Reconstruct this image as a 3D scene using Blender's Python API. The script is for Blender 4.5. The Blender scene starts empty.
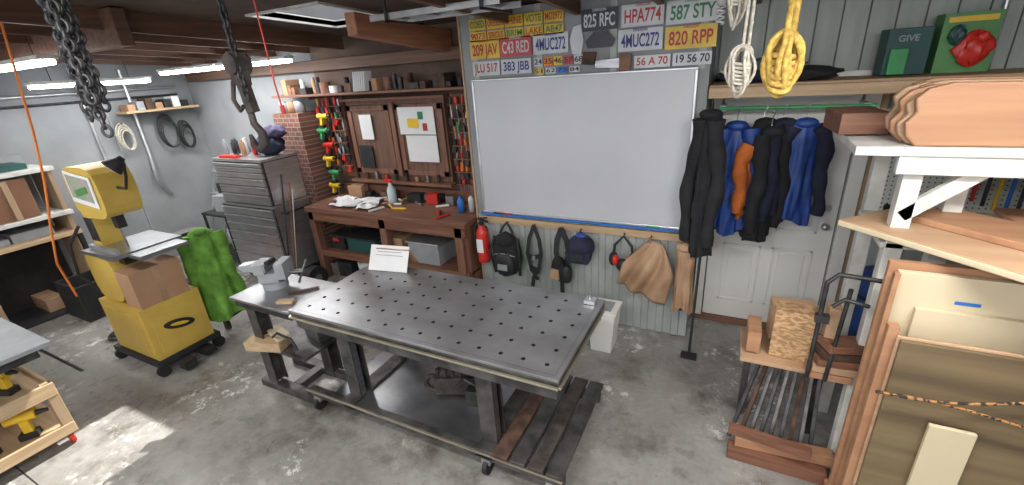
import bpy, bmesh, math, random
from mathutils import Matrix, Vector, Euler
random.seed(7)
PI=math.pi
# ------------------------------------------------------------------ materials
MATS={}
def mk(name,col,rough=.55,metal=0,col2=None,scale=6,stretch=(1,1,1),bump=0,lo=.35,hi=.65,detail=5,emit=None,es=1,spec=None):
    if name in MATS: return MATS[name]
    m=bpy.data.materials.new(name);m.use_nodes=True;nt=m.node_tree;b=nt.nodes['Principled BSDF']
    b.inputs['Roughness'].default_value=rough;b.inputs['Metallic'].default_value=metal
    if spec is not None: b.inputs['Specular IOR Level'].default_value=spec
    if col2 is None: col2=tuple(c*.8 for c in col)
    tc=nt.nodes.new('ShaderNodeTexCoord');mp=nt.nodes.new('ShaderNodeMapping');nz=nt.nodes.new('ShaderNodeTexNoise');rp=nt.nodes.new('ShaderNodeValToRGB')
    mp.inputs['Scale'].default_value=stretch;nz.inputs['Scale'].default_value=scale;nz.inputs['Detail'].default_value=detail
    rp.color_ramp.elements[0].position=lo;rp.color_ramp.elements[1].position=hi
    rp.color_ramp.elements[0].color=(*col2,1);rp.color_ramp.elements[1].color=(*col,1)
    L=nt.links.new
    L(tc.outputs['Object'],mp.inputs[0]);L(mp.outputs[0],nz.inputs[0]);L(nz.outputs[0],rp.inputs[0]);L(rp.outputs[0],b.inputs['Base Color'])
    if bump:
        bp=nt.nodes.new('ShaderNodeBump');bp.inputs['Strength'].default_value=bump;bp.inputs['Distance'].default_value=.01
        L(nz.outputs[0],bp.inputs['Height']);L(bp.outputs[0],b.inputs['Normal'])
    if emit: b.inputs['Emission Color'].default_value=(*emit,1);b.inputs['Emission Strength'].default_value=es
    MATS[name]=m;return m
def wood(name,c1,c2,ax='x',rough=.6,s=1.):
    st={'x':(.6*s,9*s,9*s),'y':(9*s,.6*s,9*s),'z':(9*s,9*s,.6*s)}[ax]
    return mk(name,c1,rough,0,c2,3,st,bump=.15,lo=.3,hi=.7,detail=8)
white=mk('white_paint',(.66,.66,.63),.5,0,(.5,.5,.47),8)
board=mk('whiteboard_enamel',(.52,.53,.56),.25,0,(.47,.48,.52),1.2)
paper=mk('paper',(.72,.73,.74),.7,0,(.66,.67,.69),4)
ink=mk('ink',(.03,.03,.05),.6)
blk=mk('black_rubber',(.018,.018,.02),.6,0,(.01,.01,.012),10)
dark=mk('dark_metal',(.07,.07,.075),.45,.6,(.03,.03,.03),12)
steel=mk('brushed_steel',(.42,.43,.45),.32,.9,(.25,.26,.28),5,(1,1,8),lo=.3,hi=.7)
chestm=mk('stainless_drawers',(.66,.67,.69),.3,.85,(.48,.49,.51),2,(2,2,14),lo=.3,hi=.7)
alu=mk('aluminium',(.62,.63,.65),.35,.85,(.5,.5,.52),8)
ttop=mk('table_plate',(.34,.345,.365),.33,.6,(.19,.19,.195),3.0,(1,1.4,1),bump=.03,lo=.3,hi=.7,detail=13)
tfr=mk('table_frame_steel',(.15,.145,.14),.45,.7,(.06,.06,.06),9)
rust=mk('rusty_iron',(.13,.07,.045),.8,.3,(.05,.03,.025),14,bump=.3)
castiron=mk('cast_iron',(.09,.075,.065),.7,.4,(.035,.03,.03),14,bump=.3)
yel=mk('machine_yellow',(.58,.41,.09),.4,0,(.48,.32,.06),3)
dyel=mk('tool_yellow',(.8,.52,.03),.4)
red=mk('red_plastic',(.6,.03,.02),.4);orange=mk('orange_plastic',(.75,.2,.03),.5)
green=mk('green_plastic',(.05,.30,.11),.45);blue=mk('blue_tape',(.02,.16,.55),.5)
lime=mk('lime_jacket_cloth',(.16,.36,.05),.85,0,(.07,.19,.02),9)
navy=mk('navy_cloth',(.016,.02,.05),.9,0,(.008,.01,.025),8)
bluecoat=mk('blue_nylon',(.018,.07,.30),.5,0,(.01,.035,.17),7)
blackcoat=mk('black_cloth',(.016,.016,.019),.9,0,(.007,.007,.009),9)
orcoat=mk('orange_cloth',(.5,.13,.02),.85,0,(.3,.07,.01),8)
leather=mk('tan_leather',(.42,.27,.165),.7,0,(.28,.165,.095),5,bump=.2)
brownpanel=mk('brown_panel',(.22,.11,.06),.6,0,(.17,.08,.045),3)
cream=mk('cream_panel',(.58,.50,.35),.6,0,(.52,.44,.29),1.5)
pine=wood('pine_lumber',(.50,.36,.22),(.35,.24,.14));piney=wood('pine_lumber_y',(.53,.39,.24),(.38,.26,.15),'y')
pinez=wood('pine_lumber_z',(.42,.30,.19),(.3,.2,.12),'z')
joist=wood('old_joist',(.19,.10,.06),(.08,.042,.028),'y');beam=wood('red_beam',(.45,.20,.11),(.27,.115,.065),'y')
beamx=wood('header_x',(.16,.085,.05),(.08,.04,.025),'x')
benchw=wood('bench_wood',(.24,.11,.065),(.12,.05,.032));benchz=wood('bench_wood_z',(.23,.11,.07),(.12,.05,.035),'z')
cabw=wood('cabinet_wood',(.17,.09,.058),(.09,.045,.03),'z')
ply=wood('plywood',(.47,.31,.19),(.36,.22,.13),'x',s=.5);plyo=wood('slab_ply',(.43,.235,.13),(.30,.15,.08),'x',s=.5)
darkply=wood('dark_stained_ply',(.20,.145,.075),(.075,.05,.028),'x',s=.35)
osb=mk('osb',(.52,.34,.18),.75,0,(.30,.17,.08),30,(1,1,2.5),lo=.42,hi=.58)
card=mk('cardboard',(.40,.24,.14),.85,0,(.33,.19,.11),3)
greyp=mk('grey_plastic',(.3,.32,.34),.5);ropew=mk('white_rope',(.60,.56,.48),.9,0,(.36,.33,.28),60)
ropey=mk('yellow_rope',(.60,.42,.10),.9,0,(.33,.2,.04),60)
wallg=mk('wall_grey',(.29,.305,.315),.8,0,(.21,.22,.23),1.5)
alc=mk('alcove_board',(.14,.09,.065),.85,0,(.08,.05,.04),3)
sid=mk('siding_grey_green',(.42,.455,.42),.7,0,(.32,.355,.325),5,(4,4,.5),lo=.3,hi=.7)
corr=mk('corrugated_metal',(.42,.45,.44),.45,.3,(.32,.35,.34),3)
ceilm=mk('ceiling_dark',(.10,.065,.048),.9,0,(.05,.035,.028),4)
lampm=mk('lamp_tube',(1,1,1),.5,0,(1,1,1),emit=(.93,.96,1),es=26)
teal=mk('teal_print',(.02,.08,.075),.5);lgreen=mk('green_print',(.09,.27,.08),.5)
doorw=mk('door_white',(.80,.80,.77),.45,0,(.72,.72,.69),2)
def brickmat():
    m=bpy.data.materials.new('brick');m.use_nodes=True;nt=m.node_tree;b=nt.nodes['Principled BSDF'];b.inputs['Roughness'].default_value=.9
    tc=nt.nodes.new('ShaderNodeTexCoord');mp=nt.nodes.new('ShaderNodeMapping');mp.inputs['Rotation'].default_value=(PI/2,0,0)
    t=nt.nodes.new('ShaderNodeTexBrick');t.inputs['Scale'].default_value=4.6;t.inputs['Color1'].default_value=(.23,.09,.06,1);t.inputs['Color2'].default_value=(.14,.06,.045,1);t.inputs['Mortar'].default_value=(.3,.27,.24,1)
    nt.links.new(tc.outputs['Object'],mp.inputs[0]);nt.links.new(mp.outputs[0],t.inputs[0]);nt.links.new(t.outputs[0],b.inputs['Base Color']);return m
brick=brickmat()
def pegmat():
    m=bpy.data.materials.new('white_pegboard');m.use_nodes=True;nt=m.node_tree;b=nt.nodes['Principled BSDF'];N=nt.nodes.new;L=nt.links.new
    tc=N('ShaderNodeTexCoord');mp=N('ShaderNodeMapping');mp.inputs['Scale'].default_value=(30,0,30)
    fr=N('ShaderNodeVectorMath');fr.operation='FRACTION';sb=N('ShaderNodeVectorMath');sb.operation='SUBTRACT';sb.inputs[1].default_value=(.5,0,.5)
    ln=N('ShaderNodeVectorMath');ln.operation='LENGTH';gt=N('ShaderNodeMath');gt.operation='GREATER_THAN';gt.inputs[1].default_value=.16
    mx=N('ShaderNodeValToRGB');mx.color_ramp.elements[0].color=(.04,.04,.04,1);mx.color_ramp.elements[1].color=(.62,.66,.6,1)
    L(tc.outputs['Object'],mp.inputs[0]);L(mp.outputs[0],fr.inputs[0]);L(fr.outputs[0],sb.inputs[0]);L(sb.outputs[0],ln.inputs[0]);L(ln.outputs['Value'],gt.inputs[0]);L(gt.outputs[0],mx.inputs[0]);L(mx.outputs[0],b.inputs['Base Color']);return m
pegw=pegmat()
def floormat():
    m=bpy.data.materials.new('painted_concrete');m.use_nodes=True;nt=m.node_tree;b=nt.nodes['Principled BSDF'];N=nt.nodes.new;L=nt.links.new
    tc=N('ShaderNodeTexCoord')
    def noise(s,d=6,r=.6,off=0):
        n=N('ShaderNodeTexNoise');n.inputs['Scale'].default_value=s;n.inputs['Detail'].default_value=d;n.inputs['Roughness'].default_value=r
        if off:
            mp=N('ShaderNodeMapping');mp.inputs['Location'].default_value=(off,off*.7,off*1.3);L(tc.outputs['Object'],mp.inputs[0]);L(mp.outputs[0],n.inputs[0])
        else:L(tc.outputs['Object'],n.inputs[0])
        return n
    def ramp(n,p0,c0,p1,c1):
        r=N('ShaderNodeValToRGB');r.color_ramp.elements[0].position=p0;r.color_ramp.elements[1].position=p1;r.color_ramp.elements[0].color=(*c0,1);r.color_ramp.elements[1].color=(*c1,1);L(n.outputs[0],r.inputs[0]);return r
    def mulc(a,c):
        x=N('ShaderNodeMixRGB');x.blend_type='MULTIPLY';x.inputs[0].default_value=1;L(a.outputs[0],x.inputs[1]);L(c.outputs[0],x.inputs[2]);return x
    base=ramp(noise(1.1,9,.65),.34,(.20,.19,.175),.66,(.33,.325,.31))
    fine=ramp(noise(22,6),.3,(.8,.8,.8),.7,(1.05,1.05,1.05))
    stain=ramp(noise(2.3,12,.75,3.7),.36,(.48,.45,.41),.5,(1,1,1))
    mul=mulc(mulc(base,fine),stain)
    fl=ramp(noise(12,10,.75,1.3),.54,(0,0,0),.58,(1,1,1));mask=ramp(noise(1.5,3,.5,9.2),.54,(0,0,0),.61,(1,1,1))
    mm=mulc(fl,mask)
    mix=N('ShaderNodeMixRGB');L(mm.outputs[0],mix.inputs[0]);L(mul.outputs[0],mix.inputs[1]);mix.inputs[2].default_value=(.60,.59,.56,1)
    L(mix.outputs[0],b.inputs['Base Color'])
    rr=ramp(noise(3,5),.3,(.2,)*3,.7,(.42,)*3);L(rr.outputs[0],b.inputs['Roughness'])
    return m
concrete=floormat()
# ------------------------------------------------------------------ builder
class B:
    def __init__(s,name,bevel=.003,M=None):
        s.name=name;s.bm=bmesh.new();s.mats=[];s.bev=bevel;s.M=M or Matrix()
    def mi(s,m):
        if m not in s.mats:s.mats.append(m)
        return s.mats.index(m)
    def add(s,vs,fs,m,smooth=False):
        k=s.mi(m);bv=[s.bm.verts.new(s.M@Vector(v)) for v in vs]
        for f in fs:
            try:
                F=s.bm.faces.new([bv[i] for i in f]);F.material_index=k;F.smooth=smooth
            except ValueError: pass
        return s
    def box(s,x0,x1,y0,y1,z0,z1,m):
        v=[(x0,y0,z0),(x1,y0,z0),(x1,y1,z0),(x0,y1,z0),(x0,y0,z1),(x1,y0,z1),(x1,y1,z1),(x0,y1,z1)]
        return s.add(v,[(0,3,2,1),(4,5,6,7),(0,1,5,4),(1,2,6,5),(2,3,7,6),(3,0,4,7)],m)
    def obox(s,c,d,rot,m):
        R=Matrix.Translation(c)@Euler(rot).to_matrix().to_4x4();x,y,z=[t/2 for t in d]
        v=[R@Vector(p) for p in [(-x,-y,-z),(x,-y,-z),(x,y,-z),(-x,y,-z),(-x,-y,z),(x,-y,z),(x,y,z),(-x,y,z)]]
        return s.add(v,[(0,3,2,1),(4,5,6,7),(0,1,5,4),(1,2,6,5),(2,3,7,6),(3,0,4,7)],m)
    def bar(s,p,q,w,h,m):
        p=Vector(p);q=Vector(q);d=q-p;R=d.to_track_quat('X','Z').to_euler();return s.obox((p+q)/2,(d.length,w,h),R,m)
    def tube(s,pts,r,m,n=10,closed=False):
        P=[Vector(p) for p in pts];N=len(P);R=r if isinstance(r,(list,tuple)) else [r]*N
        vs=[];up=None
        for i in range(N):
            if closed:t=(P[(i+1)%N]-P[i-1])
            else:t=P[min(i+1,N-1)]-P[max(i-1,0)]
            t.normalize()
            if up is None:
                up=Vector((0,0,1)) if abs(t.z)<.9 else Vector((1,0,0))
            a=t.cross(up)
            if a.length<1e-4:a=t.cross(Vector((0,1,0)))
            a.normalize();b2=a.cross(t);b2.normalize();up=b2
            for j in range(n):
                th=2*PI*j/n;vs.append(P[i]+(a*math.cos(th)+b2*math.sin(th))*R[i])
        fs=[]
        for i in range(N if closed else N-1):
            k=(i+1)%N
            for j in range(n):
                fs.append((i*n+j,i*n+(j+1)%n,k*n+(j+1)%n,k*n+j))
        s.add(vs,fs,m,True)
        if not closed:
            s.add(vs[:n],[tuple(range(n))],m);s.add(vs[-n:],[tuple(range(n))[::-1]],m)
        return s
    def cyl(s,p,q,r,m,r2=None,n=20): return s.tube([p,q],[r,r if r2 is None else r2],m,n)
    def lathe(s,prof,o,m,n=24,rot=(0,0,0)):
        R=Matrix.Translation(o)@Euler(rot).to_matrix().to_4x4();vs=[];fs=[]
        for (r,z) in prof:
            for j in range(n):
                th=2*PI*j/n;vs.append(R@Vector((r*math.cos(th),r*math.sin(th),z)))
        for i in range(len(prof)-1):
            for j in range(n):fs.append((i*n+j,i*n+(j+1)%n,(i+1)*n+(j+1)%n,(i+1)*n+j))
        fs.append(tuple(range(n))[::-1]);fs.append(tuple((len(prof)-1)*n+j for j in range(n)))
        return s.add(vs,fs,m,True)
    def sph(s,c,r,m,n=16,zlo=-1,zhi=1):
        if not isinstance(r,(list,tuple)):r=(r,r,r)
        vs=[];fs=[];K=10
        for i in range(K+1):
            t=zlo+(zhi-zlo)*i/K;a=math.asin(max(-1,min(1,t)));
            for j in range(n):
                th=2*PI*j/n;vs.append((c[0]+r[0]*math.cos(a)*math.cos(th),c[1]+r[1]*math.cos(a)*math.sin(th),c[2]+r[2]*t))
        for i in range(K):
            for j in range(n):fs.append((i*n+j,i*n+(j+1)%n,(i+1)*n+(j+1)%n,(i+1)*n+j))
        return s.add(vs,fs,m,True)
    def lump(s,c,r,m,seed=0,amp=.16,rz=0):
        ph=[random.Random(seed+k).random()*6 for k in range(4)];vs=[];fs=[];K=14;n=28
        for i in range(K+1):
            a=-PI/2+PI*i/K
            for j in range(n):
                th=2*PI*j/n;k=1+amp*(math.sin(4*th+ph[0]+3*a)+.7*math.sin(7*th-4*a+ph[1])+.5*math.sin(11*th+ph[2]+6*a))*math.cos(a)
                x,y=r[0]*math.cos(a)*math.cos(th)*k,r[1]*math.cos(a)*math.sin(th)*k
                vs.append((c[0]+x*math.cos(rz)-y*math.sin(rz),c[1]+x*math.sin(rz)+y*math.cos(rz),c[2]+r[2]*math.sin(a)*(1+amp*math.sin(5*th+ph[3]))))
        for i in range(K):
            for j in range(n):fs.append((i*n+j,i*n+(j+1)%n,(i+1)*n+(j+1)%n,(i+1)*n+j))
        return s.add(vs,fs,m,True)
    def prism(s,pts,a0,a1,m,ax='y'):
        n=len(pts)
        def P(u,v,a): return {'y':(u,a,v),'x':(a,u,v),'z':(u,v,a)}[ax]
        vs=[P(u,v,a0) for u,v in pts]+[P(u,v,a1) for u,v in pts]
        fs=[tuple(range(n)),tuple(range(n,2*n))[::-1]]+[(i,(i+1)%n,n+(i+1)%n,n+i) for i in range(n)]
        return s.add(vs,fs,m)
    def torus(s,c,R,r,m,rot=(0,0,0),n=20,k=8,sx=1):
        M=Matrix.Translation(c)@Euler(rot).to_matrix().to_4x4()
        return s.tube([M@Vector((R*math.cos(2*PI*i/n)*sx,R*math.sin(2*PI*i/n),0)) for i in range(n)],r,m,k,True)
    def text(s,t,size,o,m,rot=(PI/2,0,0),fit=None):
        c=bpy.data.curves.new('t','FONT');c.body=t;c.size=size;c.align_x='CENTER';c.align_y='CENTER';c.offset=size*.02
        ob=bpy.data.objects.new('t',c);bpy.context.collection.objects.link(ob);dg=bpy.context.evaluated_depsgraph_get();me=bpy.data.meshes.new_from_object(ob.evaluated_get(dg))
        w=max((v.co.x for v in me.vertices),default=1)-min((v.co.x for v in me.vertices),default=0)
        k=fit/w if fit else 1
        M=Matrix.Translation(o)@Euler(rot).to_matrix().to_4x4()@Matrix.Diagonal((k,1,1,1))
        s.add([M@v.co for v in me.vertices],[tuple(p.vertices) for p in me.polygons],m)
        bpy.data.objects.remove(ob);bpy.data.meshes.remove(me);return s
    def coat(s,o,w,L,m,dep=.1,seed=0,sl=True,rz=0,m2=None,flare=1.1):
        rnd=random.Random(seed);ph=[rnd.random()*6 for _ in range(4)];M=Matrix.Translation(o)@Matrix.Rotation(rz,4,'Z')
        n=56;K=26;vs=[];fs=[]
        for i in range(K+1):
            t=i/K;z=-t*L
            if t<.15: u=t/.15;hw=.06+(w/2-.06)*math.sin(u*PI/2)**.8;hd=.045+(dep-.045)*u
            else: u=(t-.15)/.85;hw=w/2*(1-.1*math.sin(u*PI)+(flare-1)*u);hd=dep*(1+.15*u)
            for j in range(n):
                th=2*PI*j/n;a=(.03+.15*t)*(math.sin(5*th+ph[0]+3*t)+.7*math.sin(9*th+ph[1]-5*t)+.5*math.sin(14*th+ph[2]+7*t)+.3*math.sin(21*th+12*t))
                k=1+a*.4
                vs.append(M@Vector((hw*math.cos(th)*k,hd*math.sin(th)*(1+a*1.2),z+.03*math.sin(3*th+ph[3])*t)))
        for i in range(K):
            for j in range(n):fs.append((i*n+j,(i+1)*n+j,(i+1)*n+(j+1)%n,i*n+(j+1)%n))
        fs.append(tuple(range(n)))
        s.add(vs,fs,m,True)
        s.add([vs[K*n+j] for j in range(n)],[tuple(range(n))],blk)
        if sl:
            for sg in (-1,1):
                pts=[];rr=[]
                for i in range(15):
                    t=i/14;pts.append(M@Vector((sg*(w/2*.82+.05*math.sin(t*2.2)+.014*math.sin(9*t+ph[1])),-.03-.03*t+.014*math.sin(7*t+ph[2]),-.05*L-t*L*.86)));rr.append(.058-.02*t+.008*math.sin(19*t+ph[0]))
                s.tube(pts,rr,m2 or m,12)
        s.sph(tuple(M@Vector((0,-.02,-.02))),(.075,.055,.04),m)
        return s
    def done(s):
        bmesh.ops.recalc_face_normals(s.bm,faces=s.bm.faces[:])
        me=bpy.data.meshes.new(s.name);s.bm.to_mesh(me);s.bm.free()
        for m in s.mats:me.materials.append(m)
        ob=bpy.data.objects.new(s.name,me);bpy.context.collection.objects.link(ob)
        if s.bev:
            md=ob.modifiers.new('Bevel','BEVEL');md.width=s.bev;md.segments=2;md.limit_method='ANGLE';md.angle_limit=math.radians(50);md.use_clamp_overlap=True
        return ob
def rotz(x,y,z,a): return Matrix.Translation((x,y,z))@Matrix.Rotation(a,4,'Z')
# ------------------------------------------------------------------ room
b=B('floor',0);b.box(-5.3,5,-6.5,.7,-.1,0,concrete);b.done()
b=B('floor_joint',0)
b.box(-5,-.9,-3.145,-3.138,.0,.002,dark);b.box(-5.1,-2.95,-2.43,-2.405,0,.003,dark);b.done()
b=B('wall_back',0);b.box(-5.3,5,.5,.65,0,3.2,wallg);b.box(-2.52,-.1,.49,.5,0,2.75,alc)
b.done()
b=B('wall_siding',.003)
x=1.95
while x<4.9:
    b.box(x,x+.142,.475,.5,2.06,2.72,sid);x+=.15
b.box(3.06,4.9,.475,.5,0,2.06,sid);b.done()
b=B('wall_center',0);b.box(-.08,1.92,.0,.5,0,2.74,wallg);b.box(-.1,-.08,-.01,.5,0,2.74,pinez)
for xx in (.02,.62,1.22,1.84):b.box(xx,xx+.05,-.006,0,2.2,2.74,sid)
b.done()
b=B('wall_wainscot',0)
vs=[];fs=[];x=-.08;prof=[]
while x<1.9:
    prof+= [(x,-.004),(x+.05,-.004),(x+.06,-.018),(x+.11,-.018),(x+.12,-.004)];x+=.13
prof=[p for p in prof if p[0]<=1.92]
for (px,py) in prof: vs+=[(px,py,.01),(px,py,.97)]
for i in range(len(prof)-1): fs.append((2*i,2*i+2,2*i+3,2*i+1))
b.add(vs,fs,corr);b.done()
b=B('wall_left',0);b.box(-5.35,-5.2,-6.5,.65,0,3.2,wallg)
for yy in (-4.2,-3,-1.8,-.6):b.box(-5.2,-5.185,yy,yy+.02,0,2.7,greyp)
b.done()
b=B('wall_right',0);b.box(4.9,5.05,-6.5,.65,0,3.2,wallg);b.done()
def zc(y): return 2.74+.06*(.45-y)
b=B('ceiling',0)
hx0,hx1,hy0,hy1=-1.42,-.66,-.95,-.08
def slab(x0,x1,y0,y1):b.prism([(y0,zc(y0)),(y1,zc(y1)),(y1,zc(y1)+.04),(y0,zc(y0)+.04)],x0,x1,ceilm,'x')
slab(-5.3,hx0,-6.5,.65);slab(hx1,5,-6.5,.65);slab(hx0,hx1,-6.5,hy0);slab(hx0,hx1,hy1,.65)
for xx in (-4.9,-4.3,-3.7,-3.1,-2.5,-1.95,.35,.95,1.55,2.15,2.75,3.35,3.95,4.55):
    ye=.45 if (xx<-.1 or xx>1.92) else -.01
    b.prism([(-6.3,zc(-6.3)-.14),(ye,zc(ye)-.14),(ye,zc(ye)),(-6.3,zc(-6.3))],xx,xx+.045,joist,'x')
b.done()
b=B('window_skylight',0)
for (a0,a1,c0,c1) in ((hx0-.03,hx1+.03,hy0-.03,hy0),(hx0-.03,hx1+.03,hy1,hy1+.03),(hx0-.03,hx0,hy0,hy1),(hx1,hx1+.03,hy0,hy1)):b.prism([(c0,zc(c0)-.015),(c1,zc(c1)-.015),(c1,zc(c1)+.05),(c0,zc(c0)+.05)],a0,a1,white,'x')
b.done()
b=B('trim_main_beam',.006)
def zb_(y):return 2.47+.085*(.45-y)
b.prism([(-.8,zb_(-.8)+.02),(.46,zb_(.46)),(.46,zb_(.46)+.2),(-.8,zb_(-.8)+.18)],-.58,-.48,beam,'x')
b.done()
b=B('trim_cross_beam',.006);b.box(-5.15,-1.75,-1.75,-1.66,2.62,2.86,joist);b.box(-5.15,-.9,-2.85,-2.76,2.68,2.92,joist);b.done()
b=B('trim_header_beam',.006);b.box(-5,-.1,.4,.48,2.4,2.52,beamx);b.done()
# ------------------------------------------------------------------ door
b=B('door_1',.004)
b.box(2.02,2.9,.44,.49,.02,2.04,doorw)
for zz0,zz1 in ((.2,.75),(.9,1.35),(1.5,1.9)):
    for xx0,xx1 in ((2.13,2.42),(2.5,2.79)):
        for q in ((xx0,xx1,zz0,zz0+.02),(xx0,xx1,zz1-.02,zz1),(xx0,xx0+.02,zz0,zz1),(xx1-.02,xx1,zz0,zz1)):b.box(q[0],q[1],.43,.44,q[2],q[3],doorw)
        b.box(xx0+.05,xx1-.05,.432,.44,zz0+.05,zz1-.05,doorw)
b.cyl((2.83,.44,.98),(2.83,.4,.98),.015,alu);b.sph((2.83,.385,.98),.03,alu);b.cyl((2.83,.44,1.12),(2.83,.42,1.12),.025,alu)
b.done()
b=B('trim_door_frame',.004)
b.box(1.93,2.01,.4,.49,0,2.12,doorw);b.box(2.91,3.0,.4,.49,0,2.12,doorw);b.box(3.0,3.05,.42,.49,0,2.12,pinez);b.box(1.93,3.0,.4,.49,2.05,2.12,doorw)
b.box(1.93,3.0,.35,.49,0,.02,benchw);b.done()
# ------------------------------------------------------------------ whiteboard and plates
b=B('whiteboard',.004)
b.box(.02,1.83,-.03,-.012,1.02,2.2,board)
for q in ((0,1.85,1.0,1.02),(0,1.85,2.2,2.215),(0,.02,1.02,2.2),(1.83,1.85,1.02,2.2)):b.box(q[0],q[1],-.035,-.01,q[2],q[3],alu)
b.box(-.02,1.87,-.055,-.01,.985,1.0,blue)
for mx,mc in ((.12,ink),(.2,red),(1.55,green)):b.cyl((mx,-.045,1.01),(mx+.11,-.045,1.01),.008,mc,n=8)
b.done()
b=B('coat_hook_rail',.003);b.box(-.05,1.9,-.04,-.018,.9,.965,pine)
for xx in (0,.27,.55,.82,1.0,1.38,1.6,1.86):b.tube([(xx,-.04,.93),(xx,-.075,.925),(xx,-.085,.945)],.005,dark,6)
b.done()
b=B('license_plates',.0015)
pw=mk('plate_white',(.55,.58,.60),.4);py=mk('plate_yellow',(.66,.44,.03),.4);pr=mk('plate_red',(.5,.04,.05),.4);pk=mk('plate_black',(.02,.02,.03),.4)
tr=mk('txt_red',(.42,.03,.02),.5);tg=mk('txt_green',(.03,.2,.08),.5);tb=mk('txt_blue',(.02,.04,.22),.5)
def plate(x0,x1,zc_,bm_,tm,t,h=.152):
    b.box(x0+.003,x1-.003,-.022,-.018,zc_-h/2+.003,zc_+h/2-.003,bm_)
    b.text(t,h*.8,((x0+x1)/2,-.024,zc_-(.008 if h>.14 else 0)),tm,fit=(x1-x0)*.84)
    if h>.14:b.text('OREGON',h*.16,((x0+x1)/2,-.024,zc_+h*.42),tm)
plate(.01,.30,2.45,py,tr,'209 JAV');plate(.30,.59,2.45,pr,pw,'C43 RED');plate(.6,.90,2.45,pw,tb,'4MUC272')
plate(1.28,1.6,2.42,pw,tb,'4MUC272');plate(1.61,1.95,2.41,py,tr,'820 RPP')
plate(.02,.29,2.30,pw,tr,'JLU 517',.12);plate(.3,.58,2.30,pw,tb,'383 JBB',.12)
for i in range(5):plate(.6+i*.085,.68+i*.085,2.32,(pw,orange,py,pr,pw)[i],ink,'%d%d'%(i+2,i+4),.07)
for i in range(4):plate(.6+i*.1,.69+i*.1,2.25,(py,pw,blue,pw)[i],ink,'%d%d'%(i+5,i+1),.05)
for i,t in enumerate(('COED','OREGON','SHINE','VOTE','MO2972')):plate(.02+i*.17,.185+i*.17,2.64,py,(tg,tr,tr,tg,tr)[i],t,.09)
for i,t in enumerate(('9073','SERIOUS','BRIM','LAKE','AB47')):plate(.02+i*.17,.185+i*.17,2.55,py,(tr,tr,tg,tr,tg)[i],t,.08)
plate(1.0,1.28,2.58,pk,pw,'825 RFC');plate(1.3,1.6,2.58,pw,tr,'HPA774');plate(1.61,1.95,2.57,pw,tg,'587 STY')
plate(1.4,1.66,2.27,pw,tr,'56 A 70',.09);plate(1.67,1.93,2.27,pw,ink,'19 56 70',.09)
b.prism([(.93,2.36),(1.0,2.35),(1.02,2.45),(1.0,2.56),(.94,2.55),(.91,2.46)],-.024,-.012,pw)
b.prism([(1.05,2.39),(1.24,2.39),(1.26,2.44),(1.2,2.5),(1.1,2.5),(1.04,2.44)],-.03,-.012,pk)
b.prism([(1.0,2.28),(1.1,2.27),(1.12,2.36),(1.02,2.37)],-.03,-.012,rust)
b.done()
b=B('hand_saw',.001);b.prism([(1.12,2.25),(1.3,2.24),(1.32,2.31),(1.12,2.30)],-.05,-.046,steel);b.prism([(1.3,2.22),(1.38,2.22),(1.39,2.33),(1.3,2.34)],-.055,-.04,benchw);b.done()
# ------------------------------------------------------------------ items on hook rail
b=B('fire_extinguisher',0)
b.lathe([(.03,0),(.06,.01),(.062,.05),(.062,.3),(.05,.345),(.025,.37),(.02,.4)],(.0,-.1,.5),red)
b.cyl((0,-.1,.89),(0,-.1,.93),.022,blk);b.obox((.02,-.1,.94),(.11,.02,.015),(0,.2,0),blk);b.obox((.02,-.1,.965),(.1,.02,.01),(0,-.15,0),blk)
b.tube([(-.02,-.1,.91),(-.07,-.11,.88),(-.075,-.12,.75),(-.07,-.12,.62)],.009,blk,8);b.box(-.035,.035,-.164,-.16,.62,.76,paper)
b.box(-.02,.02,-.05,-.015,.6,.85,dark);b.done()
b=B('backpack',.0)
b.sph((.27,-.11,.62),(.15,.085,.24),blackcoat,24);b.sph((.27,-.185,.54),(.11,.045,.13),blk,20);b.sph((.27,-.15,.78),(.1,.06,.07),blackcoat)
b.tube([(.2,-.1,.83),(.24,-.09,.9),(.27,-.08,.93),(.3,-.09,.9),(.34,-.1,.83)],.012,blk)
for sx in (-.12,.12):b.tube([(.27+sx,-.12,.8),(.27+sx*1.3,-.17,.65),(.27+sx*1.1,-.13,.42)],.014,blk)
b.tube([(.16,-.17,.63),(.27,-.2,.66),(.38,-.17,.63)],.005,greyp,6);b.box(.22,.32,-.235,-.225,.5,.56,greyp);b.done()
def strap(b,pts,w,m):
    vs=[];fs=[]
    for i,p in enumerate(pts):
        a=Vector(pts[min(i+1,len(pts)-1)])-Vector(pts[max(i-1,0)]);a.normalize();nrm=Vector((a.z,0,-a.x))*w/2
        for s_,yy in ((1,0),(-1,0),(-1,.006),(1,.006)):vs.append(Vector(p)+nrm*s_+Vector((0,yy,0)))
    for i in range(len(pts)-1):
        for j in range(4):fs.append((i*4+j,i*4+(j+1)%4,i*4+4+(j+1)%4,i*4+4+j))
    fs+= [(0,1,2,3),tuple(len(vs)-4+k for k in (3,2,1,0))];b.add(vs,fs,m)
b=B('safety_harness',0)
strap(b,[(.55,-.08,.93),(.50,-.09,.8),(.48,-.1,.65),(.51,-.1,.5),(.57,-.09,.38)],.035,blk)
strap(b,[(.55,-.085,.93),(.60,-.09,.8),(.62,-.1,.66),(.59,-.1,.5),(.53,-.1,.4),(.51,-.09,.3)],.035,blk)
strap(b,[(.48,-.105,.64),(.55,-.11,.62),(.62,-.105,.65)],.04,blackcoat);strap(b,[(.5,-.105,.5),(.6,-.105,.48)],.06,blackcoat)
b.box(.535,.565,-.12,-.105,.6,.64,alu);b.done()
b=B('tool_belt',0)
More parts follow.
